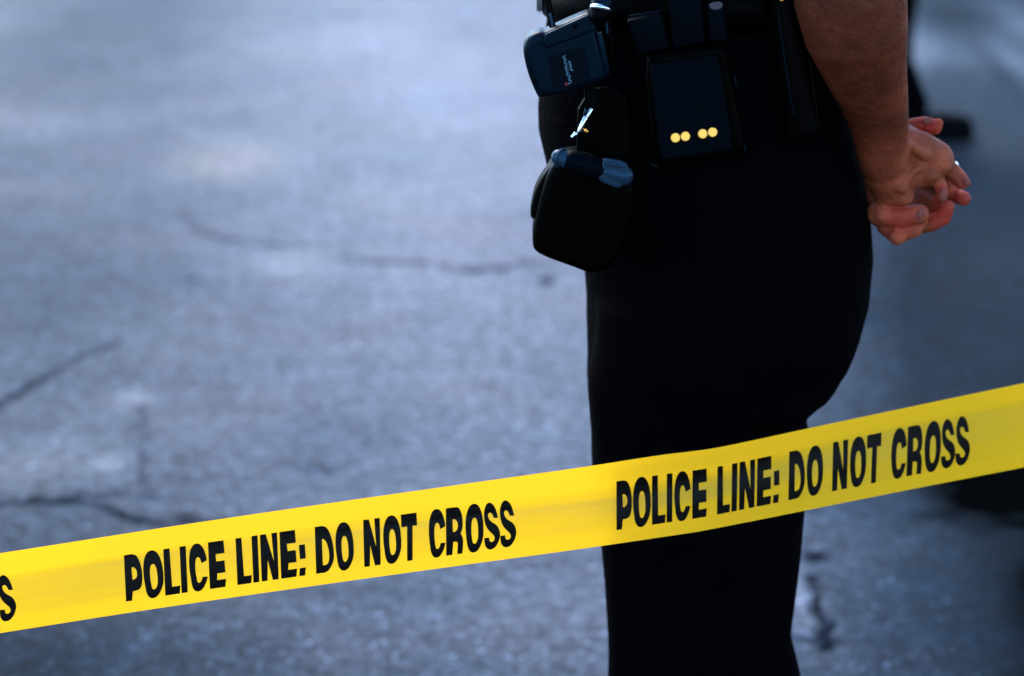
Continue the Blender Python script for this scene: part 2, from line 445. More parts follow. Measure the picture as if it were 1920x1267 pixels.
def tape_point(px, v, off=0.0):
    y = ftop(px) * (1 - v) + fbot(px) * v
    Y = 2.53 - 0.03 * sstep(-200, 1150, px) - 0.13 * max(0, (px - 1150)) / 770 * (1 if px < 1920 else 1)
    f1 = 0.33 - 0.05 * math.sin(px * 0.0021 + 0.6) - 0.16 * sstep(1250, 1600, px)      # upper fold wanders along the tape
    dy = -0.030 * max(0.0, f1 - v)          # the strip above the fold leans towards the viewer and lets more light through
    dy += 0.0011 * math.exp(-((v - f1 - 0.10) / 0.035) ** 2) * sstep(250, 900, px) * (1 - sstep(1100, 1300, px))
    dy -= 0.011 * max(0.0, v - f1)          # below it the film leans the other way, down to a second crease
    dy += 0.007 * max(0.0, v - 0.60 - 0.05 * math.sin(px * 0.0016)) + 0.016 * max(0.0, v - 0.80)
    dy += 0.0022 * math.sin(px * 0.009 + v * 2.2) * math.sin(px * 0.0037 + 1.0)
    c = sstep(1050, 1250, px) * (1 - sstep(1560, 1750, px))
    dy += c * 0.0006 * math.sin(v * 15 + px * 0.006)
    return P(px, y, Y + dy - off)
NV = 25
bm = bmesh.new()
uvl = bm.loops.layers.uv.new('UVMap')
cols = []
pxs = list(range(-1500, -60, 40)) + list(range(-60, 1980, 9)) + list(range(1980, 3400, 40))
for px in pxs:
    cols.append([bm.verts.new(tape_point(px, j / NV)) for j in range(NV + 1)])
for i in range(len(cols) - 1):
    for j in range(NV):
        f = bm.faces.new((cols[i][j], cols[i][j + 1], cols[i + 1][j + 1], cols[i + 1][j])); f.smooth = True
        for lp, (a, b_) in zip(f.loops, ((i, j), (i, j + 1), (i + 1, j + 1), (i + 1, j))):
            lp[uvl].uv = (pxs[a] / 1950.0, b_ / NV * 0.077)
def tape_material():
    m = bpy.data.materials.new('yellow_film'); m.use_nodes = True
    n, l = m.node_tree.nodes, m.node_tree.links
    b = n['Principled BSDF']; out = n['Material Output']
    b.inputs['Base Color'].default_value = (0.96, 0.49, 0.012, 1)
    b.inputs['Roughness'].default_value = 0.36
    b.inputs['Specular IOR Level'].default_value = 0.36
    uv = n.new('ShaderNodeUVMap'); uv.uv_map = 'UVMap'
    mp = n.new('ShaderNodeMapping'); mp.inputs['Scale'].default_value = (1.6, 48, 1); l.new(uv.outputs[0], mp.inputs[0])
    t = n.new('ShaderNodeTexNoise'); t.inputs['Scale'].default_value = 1.0; t.inputs['Detail'].default_value = 4; l.new(mp.outputs[0], t.inputs['Vector'])
    mp2 = n.new('ShaderNodeMapping'); mp2.inputs['Scale'].default_value = (9, 260, 1); mp2.inputs['Rotation'].default_value = (0, 0, 0.06); l.new(uv.outputs[0], mp2.inputs[0])
    t2 = n.new('ShaderNodeTexNoise'); t2.inputs['Scale'].default_value = 1.0; t2.inputs['Detail'].default_value = 2; l.new(mp2.outputs[0], t2.inputs['Vector'])
    ad = n.new('ShaderNodeMath'); ad.operation = 'MULTIPLY_ADD'; ad.inputs[1].default_value = 0.05; l.new(t2.outputs['Fac'], ad.inputs[0]); l.new(t.outputs['Fac'], ad.inputs[2])
    bp = n.new('ShaderNodeBump'); bp.inputs['Strength'].default_value = 0.8; bp.inputs['Distance'].default_value = 0.0020
    l.new(ad.outputs[0], bp.inputs['Height']); l.new(bp.outputs[0], b.inputs['Normal'])
    tr = n.new('ShaderNodeBsdfTranslucent'); tr.inputs['Color'].default_value = (0.98, 0.56, 0.014, 1); l.new(bp.outputs[0], tr.inputs['Normal'])
    mx = n.new('ShaderNodeMixShader'); mx.inputs[0].default_value = 0.50
    l.new(b.outputs[0], mx.inputs[1]); l.new(tr.outputs[0], mx.inputs[2])
    tp = n.new('ShaderNodeBsdfTransparent'); tp.inputs['Color'].default_value = (1.0, 0.82, 0.10, 1)
    mx2 = n.new('ShaderNodeMixShader'); mx2.inputs[0].default_value = 0.10
    l.new(mx.outputs[0], mx2.inputs[1]); l.new(tp.outputs[0], mx2.inputs[2])
    l.new(mx2.outputs[0], out.inputs['Surface'])
    return m
M['tape'] = tape_material()
tape = empty('police_tape', P(960, 970, 2.5))
tag(tape, 'yellow plastic barrier tape printed in black POLICE LINE: DO NOT CROSS stretched across the foreground', 'barrier tape')
obj('film', bm, M['tape'], tape)

# lettering: heavy condensed capitals, outlines in a unit box (x, v down, corner flag)
def sup(cx, cy, rx, ry, e, a0=0, a1=360, n=40):
    out = []
    for k in range(n + (a1 - a0 < 360)):
        a = math.radians(a0 + (a1 - a0) * k / n)
        c, s = math.cos(a), math.sin(a)
        out.append((cx + rx * math.copysign(abs(c) ** (2 / e), c), cy - ry * math.copysign(abs(s) ** (2 / e), s)))
    return out
def box(x0, v0, x1, v1): return [(x0, v0), (x1, v0), (x1, v1), (x0, v1)]
O_o, O_i = sup(.5, .5, .5, .515, 2.25), sup(.51, .555, .185, .275, 2.35)
C_out = sup(.5, .5, .5, .515, 2.25, 12, 337, 44)
C_in = sup(.51, .555, .185, .275, 2.35, 25, 328, 34)
S_raw = [(1475, 440, 1), (1455, 340), (1425, 240), (1360, 176), (1300, 205), (1262, 320), (1258, 430), (1275, 560), (1320, 650), (1385, 715), (1415, 765), (1418, 815),
         (1375, 850), (1338, 825), (1330, 770, 1), (1255, 780, 1), (1268, 890), (1305, 950), (1350, 975), (1425, 950), (1478, 860), (1502, 740), (1490, 635), (1450, 560),
         (1380, 515), (1338, 470), (1320, 405), (1328, 370), (1355, 348), (1385, 375), (1410, 445, 1)]
S_c = chaikin([((x - 1258) / 243.0, (y + 0.15 * (x - 1360) - 178) / 792.0, (c[0] if c else 0)) for x, y, *c in S_raw], 2)
GLY = {
    'I': [[box(0, 0, 1, 1)]],
    'L': [[[(0, 0), (.43, 0), (.43, .83), (1, .83), (1, 1), (0, 1)]]],
    'T': [[[(0, 0), (1, 0), (1, .27), (.71, .27), (.71, 1), (.36, 1), (.36, .27), (0, .27)]]],
    'E': [[[(0, 0), (1, 0), (1, .275), (.42, .275), (.42, .43), (.95, .43), (.95, .69), (.42, .69), (.42, .83), (1, .83), (1, 1), (0, 1)]]],
    'N': [[[(0, 0), (.34, 0), (.68, .60), (.67, 0), (1, 0), (1, 1), (.65, 1), (.33, .56), (.34, 1), (0, 1)]]],
    ':': [[box(0, .335, 1, .64)], [box(0, .83, 1, 1)]],
    'O': [[O_o, O_i]],
    'C': [[C_out + [(p[0], p[1]) for p in reversed(C_in)]]],
    'S': [[S_c]],
    'D': [[chaikin([(0, 0, 1), (.42, 0, 1), (.66, .03), (.86, .18), (.98, .42), (1, .62), (.95, .80), (.78, .95), (.55, 1), (.40, 1, 1), (0, 1, 1)]),
           chaikin([(.36, .28, 1), (.46, .28), (.62, .36), (.71, .54), (.71, .70), (.65, .82), (.48, .84), (.36, .84, 1)])]],
    'P': [[chaikin([(0, 0, 1), (.45, 0, 1), (.74, .03), (.93, .20), (1, .42), (.96, .63), (.82, .77), (.60, .80), (.37, .80, 1), (.37, 1, 1), (0, 1, 1)]),
           chaikin([(.38, .29, 1), (.52, .28), (.66, .35), (.69, .43), (.65, .51), (.5, .55), (.38, .55, 1)])]],
    'R': [[chaikin([(0, 0, 1), (.5, 0, 1), (.78, .01), (.94, .16), (.98, .34), (.94, .50), (.80, .57), (.93, .63), (.98, .78), (.98, 1, 1), (.66, 1, 1), (.66, .84), (.63, .74), (.47, .73), (.37, .73, 1), (.37, 1, 1), (0, 1, 1)]),
           chaikin([(.37, .26, 1), (.50, .25), (.65, .31), (.68, .39), (.64, .48), (.5, .52), (.37, .52, 1)])]],
}
WORDS = [('P', 233.1, 262.3), ('O', 266, 301), ('L', 306.9, 332.3), ('I', 337.5, 347.2), ('C', 352, 384.3), ('E', 390.7, 418),
         ('L', 442.4, 466.5), ('I', 472.4, 481.9), ('N', 488.2, 518.4), ('E', 524.9, 551.9), (':', 558.9, 568.3), ('D', 591, 621.6), ('O', 627.2, 659.2),
         ('N', 681.8, 711), ('O', 717.2, 748.9), ('T', 752.2, 780), ('C', 803, 833), ('R', 836.8, 866.4), ('O', 872.2, 904.2), ('S', 907.4, 935.2), ('S', 937.3, 965.6)]
KSH = [(-700, 6), (234, 6), (450, 5.7), (690, 4), (900, 2), (1157, 2), (1500, 0), (1800, -2), (2700, -2)]
def lettering(x0, x1, f0, f1):
    bm = bmesh.new()
    for ch, a, b_ in WORDS:
        a -= .9; b_ += 1.0
        ua, ub = (a - 233.3) / 734.4, (b_ - 233.3) / 734.4
        for poly in GLY[ch]:
            loops = [[Vector((x, v, 0)) for x, v in c] for c in poly]
            flat = [p for c in loops for p in c]
            vs = []
            for p in flat:
                px = x0 + (x1 - x0) * (ua + (ub - ua) * p.x)
                v = p.y
                k = np.interp(px, [q[0] for q in KSH], [q[1] for q in KSH])
                px += k * (min(v, .72) / .72) - 1.9 * max(0, v - .72) / .28
                vs.append(bm.verts.new((px, (f0 + (f1 - f0) * v) * 100, 0)))
            for t in tessellate_polygon(loops):
                try: bm.faces.new([vs[q] for q in t])
                except ValueError: pass
    for j in range(int(f0 * NV), int(f1 * NV) + 2):
        bmesh.ops.bisect_plane(bm, geom=bm.verts[:] + bm.edges[:] + bm.faces[:], plane_co=(0, j / NV * 100, 0), plane_no=(0, 1, 0))
    for px in pxs:
        if x0 - 5 < px < x1 + 15:
            bmesh.ops.bisect_plane(bm, geom=bm.verts[:] + bm.edges[:] + bm.faces[:], plane_co=(px, 0, 0), plane_no=(1, 0, 0))
    for v in bm.verts:
        v.co = tape_point(v.co.x, v.co.y / 100, 0.0004)
    bmesh.ops.recalc_face_normals(bm, faces=bm.faces)
    for f in bm.faces: f.smooth = True
    return bm
for x0, x1, f0, f1 in [(-726, 26, .275, .865), (233.3, 967.7, .270, .855), (1156.8, 1822, .238, .832), (2010, 2640, .24, .83)]:
    o = obj('lettering', lettering(x0, x1, f0, f1), M['ink'], tape)

# ------------------------------------------------------------------ officer
officer = empty('person', (0.33, 2.95, 0.0))
tag(officer, 'police officer in black uniform standing side-on with hands clasped behind the back', 'person')
YS = 2.88
sil = [(-90, 1050, 1590), (0, 1027, 1600), (60, 1022, 1600), (130, 1010, 1598), (190, 1008, 1600), (250, 1009, 1606), (319, 1026, 1618), (380, 1052, 1628), (420, 1075, 1633), (480, 1094, 1637),
       (560, 1101, 1630), (620, 1102, 1612), (670, 1102, 1592), (710, 1103, 1572), (738, 1104, 1553), (750, 1105, 1534), (760, 1105, 1512), (768, 1105, 1507), (776, 1105, 1507), (788, 1106, 1512), (802, 1107, 1517), (830, 1109, 1514),
       (860, 1111, 1511), (940, 1119, 1507), (1020, 1128, 1500), (1100, 1135, 1490), (1180, 1140, 1480), (1220, 1141, 1490), (1267, 1140, 1501), (1330, 1142, 1512), (1450, 1160, 1515), (1600, 1185, 1500), (1750, 1205, 1480), (1890, 1215, 1475)]
def zx(px, py, Y=YS):
    p = P(px, py, Y); return p.z, p.x
bm = bmesh.new()
legs_n, legs_f, trunk = [], [], []
for py, a, b_ in sil:
    z, xa = zx(a, py); _, xb = zx(b_, py)
    if py <= 740:
        zt_, xa_ = zx(a, py, 2.935); _, xb_ = zx(b_, py, 2.935)
        t = sstep(640, 745, py); xb_ -= 0.010 * sstep(680, 738, py)
        trunk.append((zt_, xa_, xb_, 2.955, 0.165 + 0.01 * sstep(0, 480, py) - 0.012 * t, 2.5))
    if py >= 560:
        h = 0.088 - 0.030 * sstep(900, 1300, py)
        k_ = 0.030 * (1 - sstep(600, 715, py))
        legs_n.append((z, xa + k_ * .3, xb - k_, 2.872, h, 2.3))
        legs_f.append((z, xa + 0.015 + k_ * .3, xb - 0.012 - k_, 3.045, h, 2.3))
low = [s for s in trunk if True]
# buttock cheeks, so the seat is rounded
add_loft(bm, sorted(legs_n)); add_loft(bm, sorted(legs_f))
trs = [s for s in sorted(trunk) if s[0] < zx(0, 190)[0]]
add_loft(bm, trs)
tro = fuse('trousers', bm, 0.005, 2)
# cloth folds
vc = np.empty(len(tro.vertices) * 3); tro.vertices.foreach_get('co', vc); vc = vc.reshape(-1, 3)
vn = np.empty(len(tro.vertices) * 3); tro.vertices.foreach_get('normal', vn); vn = vn.reshape(-1, 3)
fold = 0.0022 * np.sin(vc[:, 2] * 60 + vc[:, 0] * 35 + 3 * np.sin(vc[:, 1] * 14)) * np.exp(-((vc[:, 2] - 0.74) / 0.09) ** 2) + 0.0016 * np.sin(vc[:, 0] * 90 + vc[:, 2] * 9)
vc += vn * fold[:, None] * (0.45 + 0.55 * np.abs(vn[:, 1:2]))
tro.vertices.foreach_set('co', vc.ravel())
obj('trousers', tro, M['cloth'], officer)

bm = bmesh.new()
top = [s for s in sorted(trunk) if s[0] >= zx(0, 330)[0]]
top = [(z, a + 0.001, b_ - 0.001, yc, yh + 0.002, e) for z, a, b_, yc, yh, e in top]
zt = top[-1][0]; xm = (top[-1][1] + top[-1][2]) / 2
top += [(zt + .08, xm - .145, xm + .135, 2.955, .165, 2.4), (zt + .16, xm - .145, xm + .13, 2.955, .19, 2.3), (zt + .22, xm - .12, xm + .12, 2.955, .19, 2.2),
        (zt + .27, xm - .07, xm + .08, 2.955, .12, 2), (zt + .30, xm - .05, xm + .06, 2.955, .06, 2)]
add_loft(bm, top)
SH = (xm + 0.01, zt + 0.20)
EN = P(1590, -95, 2.765); EF = P(1560, -60, 3.19)
sn, sf = Vector((SH[0], 2.79, SH[1])), Vector((SH[0], 3.12, SH[1]))
add_tube(bm, [sn, sn.lerp(EN, .3), sn.lerp(EN, .45)], [.072, .066, .064])
add_tube(bm, [sf, sf.lerp(EF, .5), sf.lerp(EF, .72)], [.072, .066, .064])
obj('shirt', fuse('shirt', bm, 0.007, 4), M['shirt'], officer)

# body: head, neck, arms and clasped hands as one surface
def H(px, py, Y): return P(px, py, Y)
bm = bmesh.new()
nb = Vector((xm, 2.955, zt + .24)); hc = Vector((xm - .02, 2.955, zt + .43))
add_tube(bm, [sn, Vector((xm, 2.955, SH[1] + .02)), sf], [.05, .055, .05])
add_tube(bm, [nb, hc - Vector((-.01, 0, .09))], [.058, .056])
add_ball(bm, hc + Vector((.02, 0, .02)), (.098, .077, .10)); add_ball(bm, hc + Vector((-.03, 0, -.06)), (.062, .055, .065))
add_tube(bm, [hc + Vector((-.078, 0, .0)), hc + Vector((-.105, 0, -.035))], [.009, .014])
for s in (-1, 1):
    add_ball(bm, hc + Vector((.01, s * .076, -.015)), (.02, .009, .032)); add_ball(bm, hc + Vector((-.083, s * .02, -.078)), (.01, .022, .006))
    add_ball(bm, hc + Vector((-.075, s * .034, .025)), (.014, .026, .008))
F1 = [EN, H(1593, -45, 2.757), H(1595, 0, 2.758), H(1606, 62, 2.765), H(1620, 120, 2.785), H(1634, 168, 2.805), H(1646, 215, 2.83), H(1652, 255, 2.852), H(1658, 300, 2.87)]
add_tube(bm, [sn, sn.lerp(EN, .4), sn.lerp(EN, .75)] + F1, [.055, .052, .053, .0570, .0580, .0570, .0530, .0445, .0378, .0325, .0295, .0275], n=28, flat=((0, 1, 0), 0.86))
# heel of the near hand and its back, knuckles to the right
YH = 2.885
add_tube(bm, [H(1658, 285, 2.872), H(1664, 325, 2.878), H(1672, 350, YH)], [.0270, .0262, .0225], flat=((0, 1, 0), .8))
add_tube(bm, [H(1650, 330, 2.88), H(1692, 366, 2.878)], [.0185, .0125])
add_tube(bm, [H(1684, 268, 2.878), H(1722, 284, 2.884), H(1752, 300, 2.892)], [.0200, .0222, .0212], flat=((0, 1, 0), .85))
add_tube(bm, [H(1700, 252, 2.888), H(1735, 276, 2.893), H(1764, 300, 2.897)], [.0105, .0130, .0125])
add_tube(bm, [H(1698, 330, 2.882), H(1742, 324, 2.888)], [.0165, .0150])
# tendons and small bones under the skin of the back of the hand
add_tube(bm, [H(1682, 250, 2.856), H(1706, 272, 2.859), H(1735, 292, 2.866)], [.0050, .0048, .0062], n=12)
add_tube(bm, [H(1690, 345, 2.866), H(1712, 322, 2.866), H(1730, 312, 2.871)], [.0065, .0045, .0055], n=12)
add_ball(bm, H(1690, 350, 2.864), .0085, 12); add_ball(bm, H(1745, 330, 2.873), .0085, 12); add_ball(bm, H(1770, 312, 2.884), .0085, 12)
# its fingers, closed around the other hand
def finger(pts, rads): add_tube(bm, [H(*p) for p in pts], [r * K for r in rads], n=18)
finger([(1758, 300, 2.905), (1786, 322, 2.912), (1803, 341, 2.905)], [21, 16.5, 15.5])         # ring finger
finger([(1755, 318, 2.925), (1790, 366, 2.932), (1806, 373, 2.918)], [19, 16, 14.5])           # little finger behind it
finger([(1748, 322, 2.90), (1764, 350, 2.888), (1767, 366, 2.880)], [15, 12.5, 11.5])          # finger tip curling in
# far hand: fist under the near hand, index along the bottom, thumb above
add_tube(bm, [EF, H(1580, 150, 3.10), H(1612, 330, 2.98), H(1630, 372, 2.95)], [.050, .040, .029, .027])
add_tube(bm, [H(1632, 372, 2.935), H(1672, 392, 2.935), H(1705, 405, 2.94)], [.024, .026, .024], flat=((0, 1, 0), .8))
finger([(1648, 400, 2.893), (1690, 407, 2.884), (1724, 402, 2.882)], [24, 20, 18.5])
finger([(1663, 424, 2.900), (1682, 441, 2.892), (1715, 428, 2.889), (1726, 415, 2.890)], [20, 20, 18, 14])
finger([(1705, 424, 2.915), (1744, 420, 2.905), (1769, 407, 2.900), (1777, 388, 2.896)], [19, 17, 16.5, 13.0])
finger([(1700, 408, 2.925), (1746, 398, 2.925), (1766, 368, 2.915)], [17, 14, 12])
finger([(1690, 250, 2.925), (1714, 236, 2.925), (1733, 233, 2.922), (1751, 239, 2.920)], [20, 15.0, 14.5, 15.5])
add_ball(bm, H(1759, 232, 2.919), 10 * K, 12)
add_ball(bm, H(1740, 362, 2.957), (.020, .014, .022), 16)
add_ball(bm, H(1718, 385, 2.942), (.020, .015, .018), 16)
for p in [(1655, 402, 2.882), (1682, 444, 2.884)]: add_ball(bm, H(*p), 17 * K, 14)
body = fuse('body', bm, 0.0015, 5, 0.5)
vc = np.empty(len(body.vertices) * 3); body.vertices.foreach_get('co', vc); vc = vc.reshape(-1, 3)
def near(p, r):
    q = np.array(p); return np.exp(-(np.linalg.norm(vc - q, axis=1) / r) ** 2)
pk = np.zeros(len(vc)) + 0.02
for p, r, a in [((1690, 405, 2.89), .036, .9), ((1655, 400, 2.89), .026, .6), ((1770, 400, 2.90), .03, .95), ((1805, 345, 2.91), .02, 1.0), ((1805, 375, 2.92), .02, 1.0), ((1768, 362, 2.88), .014, .95),
                ((1740, 235, 2.92), .026, 1.0), ((1760, 300, 2.885), .03, .45), ((1715, 300, 2.86), .04, .42), ((1690, 340, 2.86), .03, .42), ((1670, 300, 2.84), .05, .22), ((1700, 60, 2.76), .05, .10), ((1702, 160, 2.80), .035, .18)]:
    pk = np.maximum(pk, near(H(*p), r) * a)
at = body.attributes.new('pink', 'FLOAT', 'POINT'); at.data.foreach_set('value', np.clip(pk, 0, 1).astype(np.float32))
bo = obj('body', body, M['skin'], officer)
for (px, py, Y), r, rot in [((1813, 341, 2.893), (.0038, .0022, .0062), -0.5), ((1769, 367, 2.8715), (.0042, .0016, .0068), 0.1), ((1727, 402, 2.8715), (.0042, .0014, .0062), 0.5), ((1740, 227, 2.9125), (.0062, .0016, .004), -0.2)]:
    b2 = bmesh.new(); add_ball(b2, (0, 0, 0), r, 14)
    bmesh.ops.transform(b2, verts=b2.verts, matrix=Matrix.Translation(H(px, py, Y)) @ Matrix.Rotation(rot, 4, 'Y'))
    me = bpy.data.meshes.new('fingernail'); b2.to_mesh(me); b2.free()
    obj('fingernail', smooth(me), M['nail'], bo)
for s in (-1, 1):
    b2 = bmesh.new(); add_ball(b2, hc + Vector((-.068, s * .030, .008)), (.008, .013, .007), 14)
    me = bpy.data.meshes.new('eye'); b2.to_mesh(me); b2.free(); obj('eye', smooth(me), M['eye'], bo)
b2 = bmesh.new()
add_ball(b2, hc + Vector((.03, 0, .045)), (.10, .085, .092)); add_ball(b2, hc + Vector((.07, 0, -.01)), (.055, .068, .07))
obj('hair', fuse('hair', b2, 0.006, 2), M['hair'], officer)

def torus_mesh(name, c, axis, R, r, n=32, m=10, squash=1.0):
    bm = bmesh.new(); axis = Vector(axis).normalized(); u = axis.orthogonal().normalized(); v = axis.cross(u)
    vs = [[bm.verts.new(Vector(c) + (u * math.cos(a) + v * math.sin(a)) * (R + r * math.cos(b_)) + axis * r * squash * math.sin(b_))
           for b_ in (2 * math.pi * j / m for j in range(m))] for a in (2 * math.pi * i / n for i in range(n))]
    for i in range(n):
        for j in range(m):
            bm.faces.new((vs[i][j], vs[(i + 1) % n][j], vs[(i + 1) % n][(j + 1) % m], vs[i][(j + 1) % m]))
    bmesh.ops.recalc_face_normals(bm, faces=bm.faces)
    me = bpy.data.meshes.new(name); bm.to_mesh(me); bm.free(); return smooth(me)
fa, fb = H(1758, 300, 2.905), H(1786, 322, 2.912)
obj('finger_ring', torus_mesh('finger_ring', fa.lerp(fb, .93) + Vector((0, .003, 0)), (fb - fa), .0096, .0009, squash=1.6), M['silver'], officer)

# belt round the waist, with buckle
def band_mesh(name, z0, z1, off, seg=64):
    bm = bmesh.new()
    def sec(z, o, j):
        s = min(trunk, key=lambda q: abs(q[0] - z)); a = 2 * math.pi * j / seg
        ss = sorted(trunk); zs = [q[0] for q in ss]
        xl, xr = np.interp(z, zs, [q[1] for q in ss]), np.interp(z, zs, [q[2] for q in ss])
        yh = np.interp(z, zs, [q[4] for q in ss]) + o
        c, s_ = math.cos(a), math.sin(a)
        return Vector(((xl + xr) / 2 + ((xr - xl) / 2 + o) * math.copysign(abs(c) ** .8, c), 2.955 + yh * math.copysign(abs(s_) ** .8, s_), z))
    prof = [(z0, off - .005), (z0 + .001, off), ((z0 + z1) / 2, off + .001), (z1 - .001, off), (z1, off - .005)]
    rings = [[bm.verts.new(sec(z, o, j)) for j in range(seg)] for z, o in prof]
    for a, b_ in zip(rings, rings[1:]):
        for j in range(seg): bm.faces.new((a[j], a[(j + 1) % seg], b_[(j + 1) % seg], b_[j]))
    bmesh.ops.recalc_face_normals(bm, faces=bm.faces)
    me = bpy.data.meshes.new(name); bm.to_mesh(me); bm.free(); return smooth(me)
zb1, zb0 = P(1300, -18, 2.79).z, P(1300, 66, 2.79).z
belt = obj('duty_belt', band_mesh('duty_belt', zb0, zb1, .006), M['leather'], officer)
fx = min(s[1] for s in trunk if s[0] > zb0 - .02)
b2 = bmesh.new(); bmesh.ops.create_cube(b2, size=1, matrix=Matrix.Translation((fx - .009, 2.955, (zb0 + zb1) / 2)) @ Matrix.Diagonal((.006, .07, .045, 1)))
bmesh.ops.bevel(b2, geom=b2.edges[:], offset=.0025, segments=2, affect='EDGES')
obj('buckle', b2, M['chrome'], belt)

def shoe_mesh(x_heel, x_toe, yc, wdt=.05, h=.085, z0=0.0):
    bm = bmesh.new(); d = x_toe - x_heel
    secs = [(0, .6, .95), (.06, .85, 1.0), (.25, .9, 1.05), (.42, .85, .85), (.6, .98, .74), (.78, 1.05, .72), (.92, .90, .66), (.98, .66, .54), (1.0, .35, .40)]
    rings = []
    for t, ww, hh in secs:
        ring = []
        for j in range(20):
            a = 2 * math.pi * j / 20; c, s = math.cos(a), math.sin(a)
            ring.append(bm.verts.new((x_heel + d * t, yc + wdt * ww * math.copysign(abs(c) ** .75, c), z0 + 0.003 + h * hh * (0.5 + 0.5 * math.copysign(abs(s) ** .7, s)))))
        rings.append(ring)
    for a, b_ in zip(rings, rings[1:]):
        for j in range(20): bm.faces.new((a[j], a[(j + 1) % 20], b_[(j + 1) % 20], b_[j]))
    bm.faces.new(rings[0]); bm.faces.new(rings[-1])
    bmesh.ops.recalc_face_normals(bm, faces=bm.faces)
    me = bpy.data.meshes.new('shoe'); bm.to_mesh(me); bm.free(); return smooth(me)
xa = (legs_n[-1][1] + legs_n[-1][2]) / 2
for yc in (2.872, 3.045):
    obj('shoe', shoe_mesh(xa + .10, xa - .20, yc), M['shoe'], officer)

# ------------------------------------------------------------------ gear on the officer's belt (each a thing of its own)
def root_at(name, px, py, Y): return empty(name, P(px, py, Y))
# radio-like handset at the front
YD = 2.735
hs = root_at('radio_microphone', 1060, 110, YD)
tag(hs, 'blue-black plastic handset with small pale logo hanging at the front of the officer\'s belt', 'radio microphone')
dev = [(980, 99), (984, 80), (995, 67), (1011, 60), (1022, 61, 1), (1028, 58, 1), (1102, 24), (1111, 28), (1116, 42), (1121, 60), (1138, 116), (1143, 142), (1138, 151), (1124, 158), (1064, 176), (1012, 188), (1006, 180), (990, 142)]
obj('casing', slab(chaikin(dev, 2), YD, .034, .0075, seg=5), M['casing'], hs)
cap = [(1023, 65, 1), (1102, 28), (1108, 30), (1113, 44), (1119, 58, 1), (1022, 93, 1), (1016, 80)]
obj('top_cap', slab(chaikin(cap, 1), YD - .0035, .008, .0025), M['casing'], hs)
pn = [(1027, 108), (1030, 104), (1092, 88), (1097, 91), (1108, 146), (1104, 151), (1044, 175), (1037, 170)]
obj('inset_panel', slab(chaikin(pn, 1), YD - .0006, .003, .0004), M['panel'], hs)
def ridge(x0, y0, x1, y1, wd, Y, mat, parent, name, th=.0012):
    dx, dy = x1 - x0, y1 - y0; L = math.hypot(dx, dy); nx_, ny_ = -dy / L * wd / 2, dx / L * wd / 2
    return obj(name, slab([(x0 + nx_, y0 + ny_), (x1 + nx_, y1 + ny_), (x1 - nx_, y1 - ny_), (x0 - nx_, y0 - ny_)], Y, th, min(.0004, wd * K * .3)), mat, parent)
ridge(1124, 62, 1139, 140, 10, YD - .002, M['casing'], hs, 'side_ridge', .004)
def spot(px, py, r, Y, mat, parent, name, depth=.002, bev=0.0, tilt_=0.0):
    b2 = bmesh.new()
    bmesh.ops.create_cone(b2, cap_ends=True, segments=28, radius1=r * K, radius2=r * K, depth=depth, matrix=Matrix.Translation(P(px, py, Y)) @ Matrix.Rotation(math.pi / 2 - tilt_, 4, 'X'))
    if bev:
        bmesh.ops.bevel(b2, geom=[e for e in b2.edges if len(e.link_faces) == 2 and any(len(f.verts) > 4 for f in e.link_faces)], offset=bev, segments=3, affect='EDGES')
    return obj(name, b2, mat, parent)
for px, py, r in [(1079, 50, 4), (1021, 71, 4), (1003, 151, 4)]:
    spot(px, py, r, YD - (.004 if px == 1079 else .0006), M['rubber'], hs, 'screw')
# the logo: two short upright lines of illegible pale print and a red mark
random.seed(5)
lg = bmesh.new()
def stroke(bm, x0, y0, x1, y1, wd, Y):
    dx, dy = x1 - x0, y1 - y0; L = math.hypot(dx, dy) or 1; nx_, ny_ = -dy / L * wd / 2, dx / L * wd / 2
    bm.faces.new([bm.verts.new(P(x, y, Y)) for x, y in ((x0 + nx_, y0 + ny_), (x1 + nx_, y1 + ny_), (x1 - nx_, y1 - ny_), (x0 - nx_, y0 - ny_))])
def line_of_print(x0, y0, x1, y1, wd, nlet):
    dx, dy = (x1 - x0) / nlet, (y1 - y0) / nlet
    L = math.hypot(dx, dy); ux, uy = dx / L, dy / L; vx, vy = -uy, ux
    for k in range(nlet):
        ax, ay = x0 + dx * k, y0 + dy * k
        stroke(lg, ax - vx * wd / 2, ay - vy * wd / 2, ax + vx * wd / 2, ay + vy * wd / 2, 1.3, YD - .0011)
        s = random.choice((-.5, 0, .5))
        stroke(lg, ax + vx * wd * s, ay + vy * wd * s, ax + dx * .8 + vx * wd * s, ay + dy * .8 + vy * wd * s, 1.3, YD - .0011)
line_of_print(1058, 106, 1070, 160, 5.0, 12)
line_of_print(1067, 116, 1072, 135, 3.8, 6)
obj('logo', lg, M['print'], hs)
spot(1062, 158, 3.2, YD - .0012, M['red'], hs, 'red_mark', .0006)
# strap the handset hangs from and its cord
def tube_obj(name, pts, rads, mat, parent, n=14, flat=None):
    b2 = bmesh.new(); add_tube(b2, pts, rads, n, flat)
    bmesh.ops.recalc_face_normals(b2, faces=b2.faces)
    me = bpy.data.meshes.new(name); b2.to_mesh(me); b2.free(); return obj(name, smooth(me), mat, parent)
tube_obj('strap', [P(1020, -60, 2.76), P(1027, 0, 2.755), P(1034, 40, 2.75), P(1042, 90, 2.752)], [.0034] * 4, M['rubber'], hs, flat=((0, 1, 0), .5))
tube_obj('clip', [P(1032, 28, 2.748), P(1037, 52, 2.747)], [.0016, .0016], M['grey'], hs)
tube_obj('cord', [P(1143, 130, 2.745), P(1147, 80, 2.74), P(1140, 40, 2.738), P(1125, 10, 2.738), P(1105, -30, 2.74), P(1090, -120, 2.75)], [.0028] * 6, M['rubber'], hs)

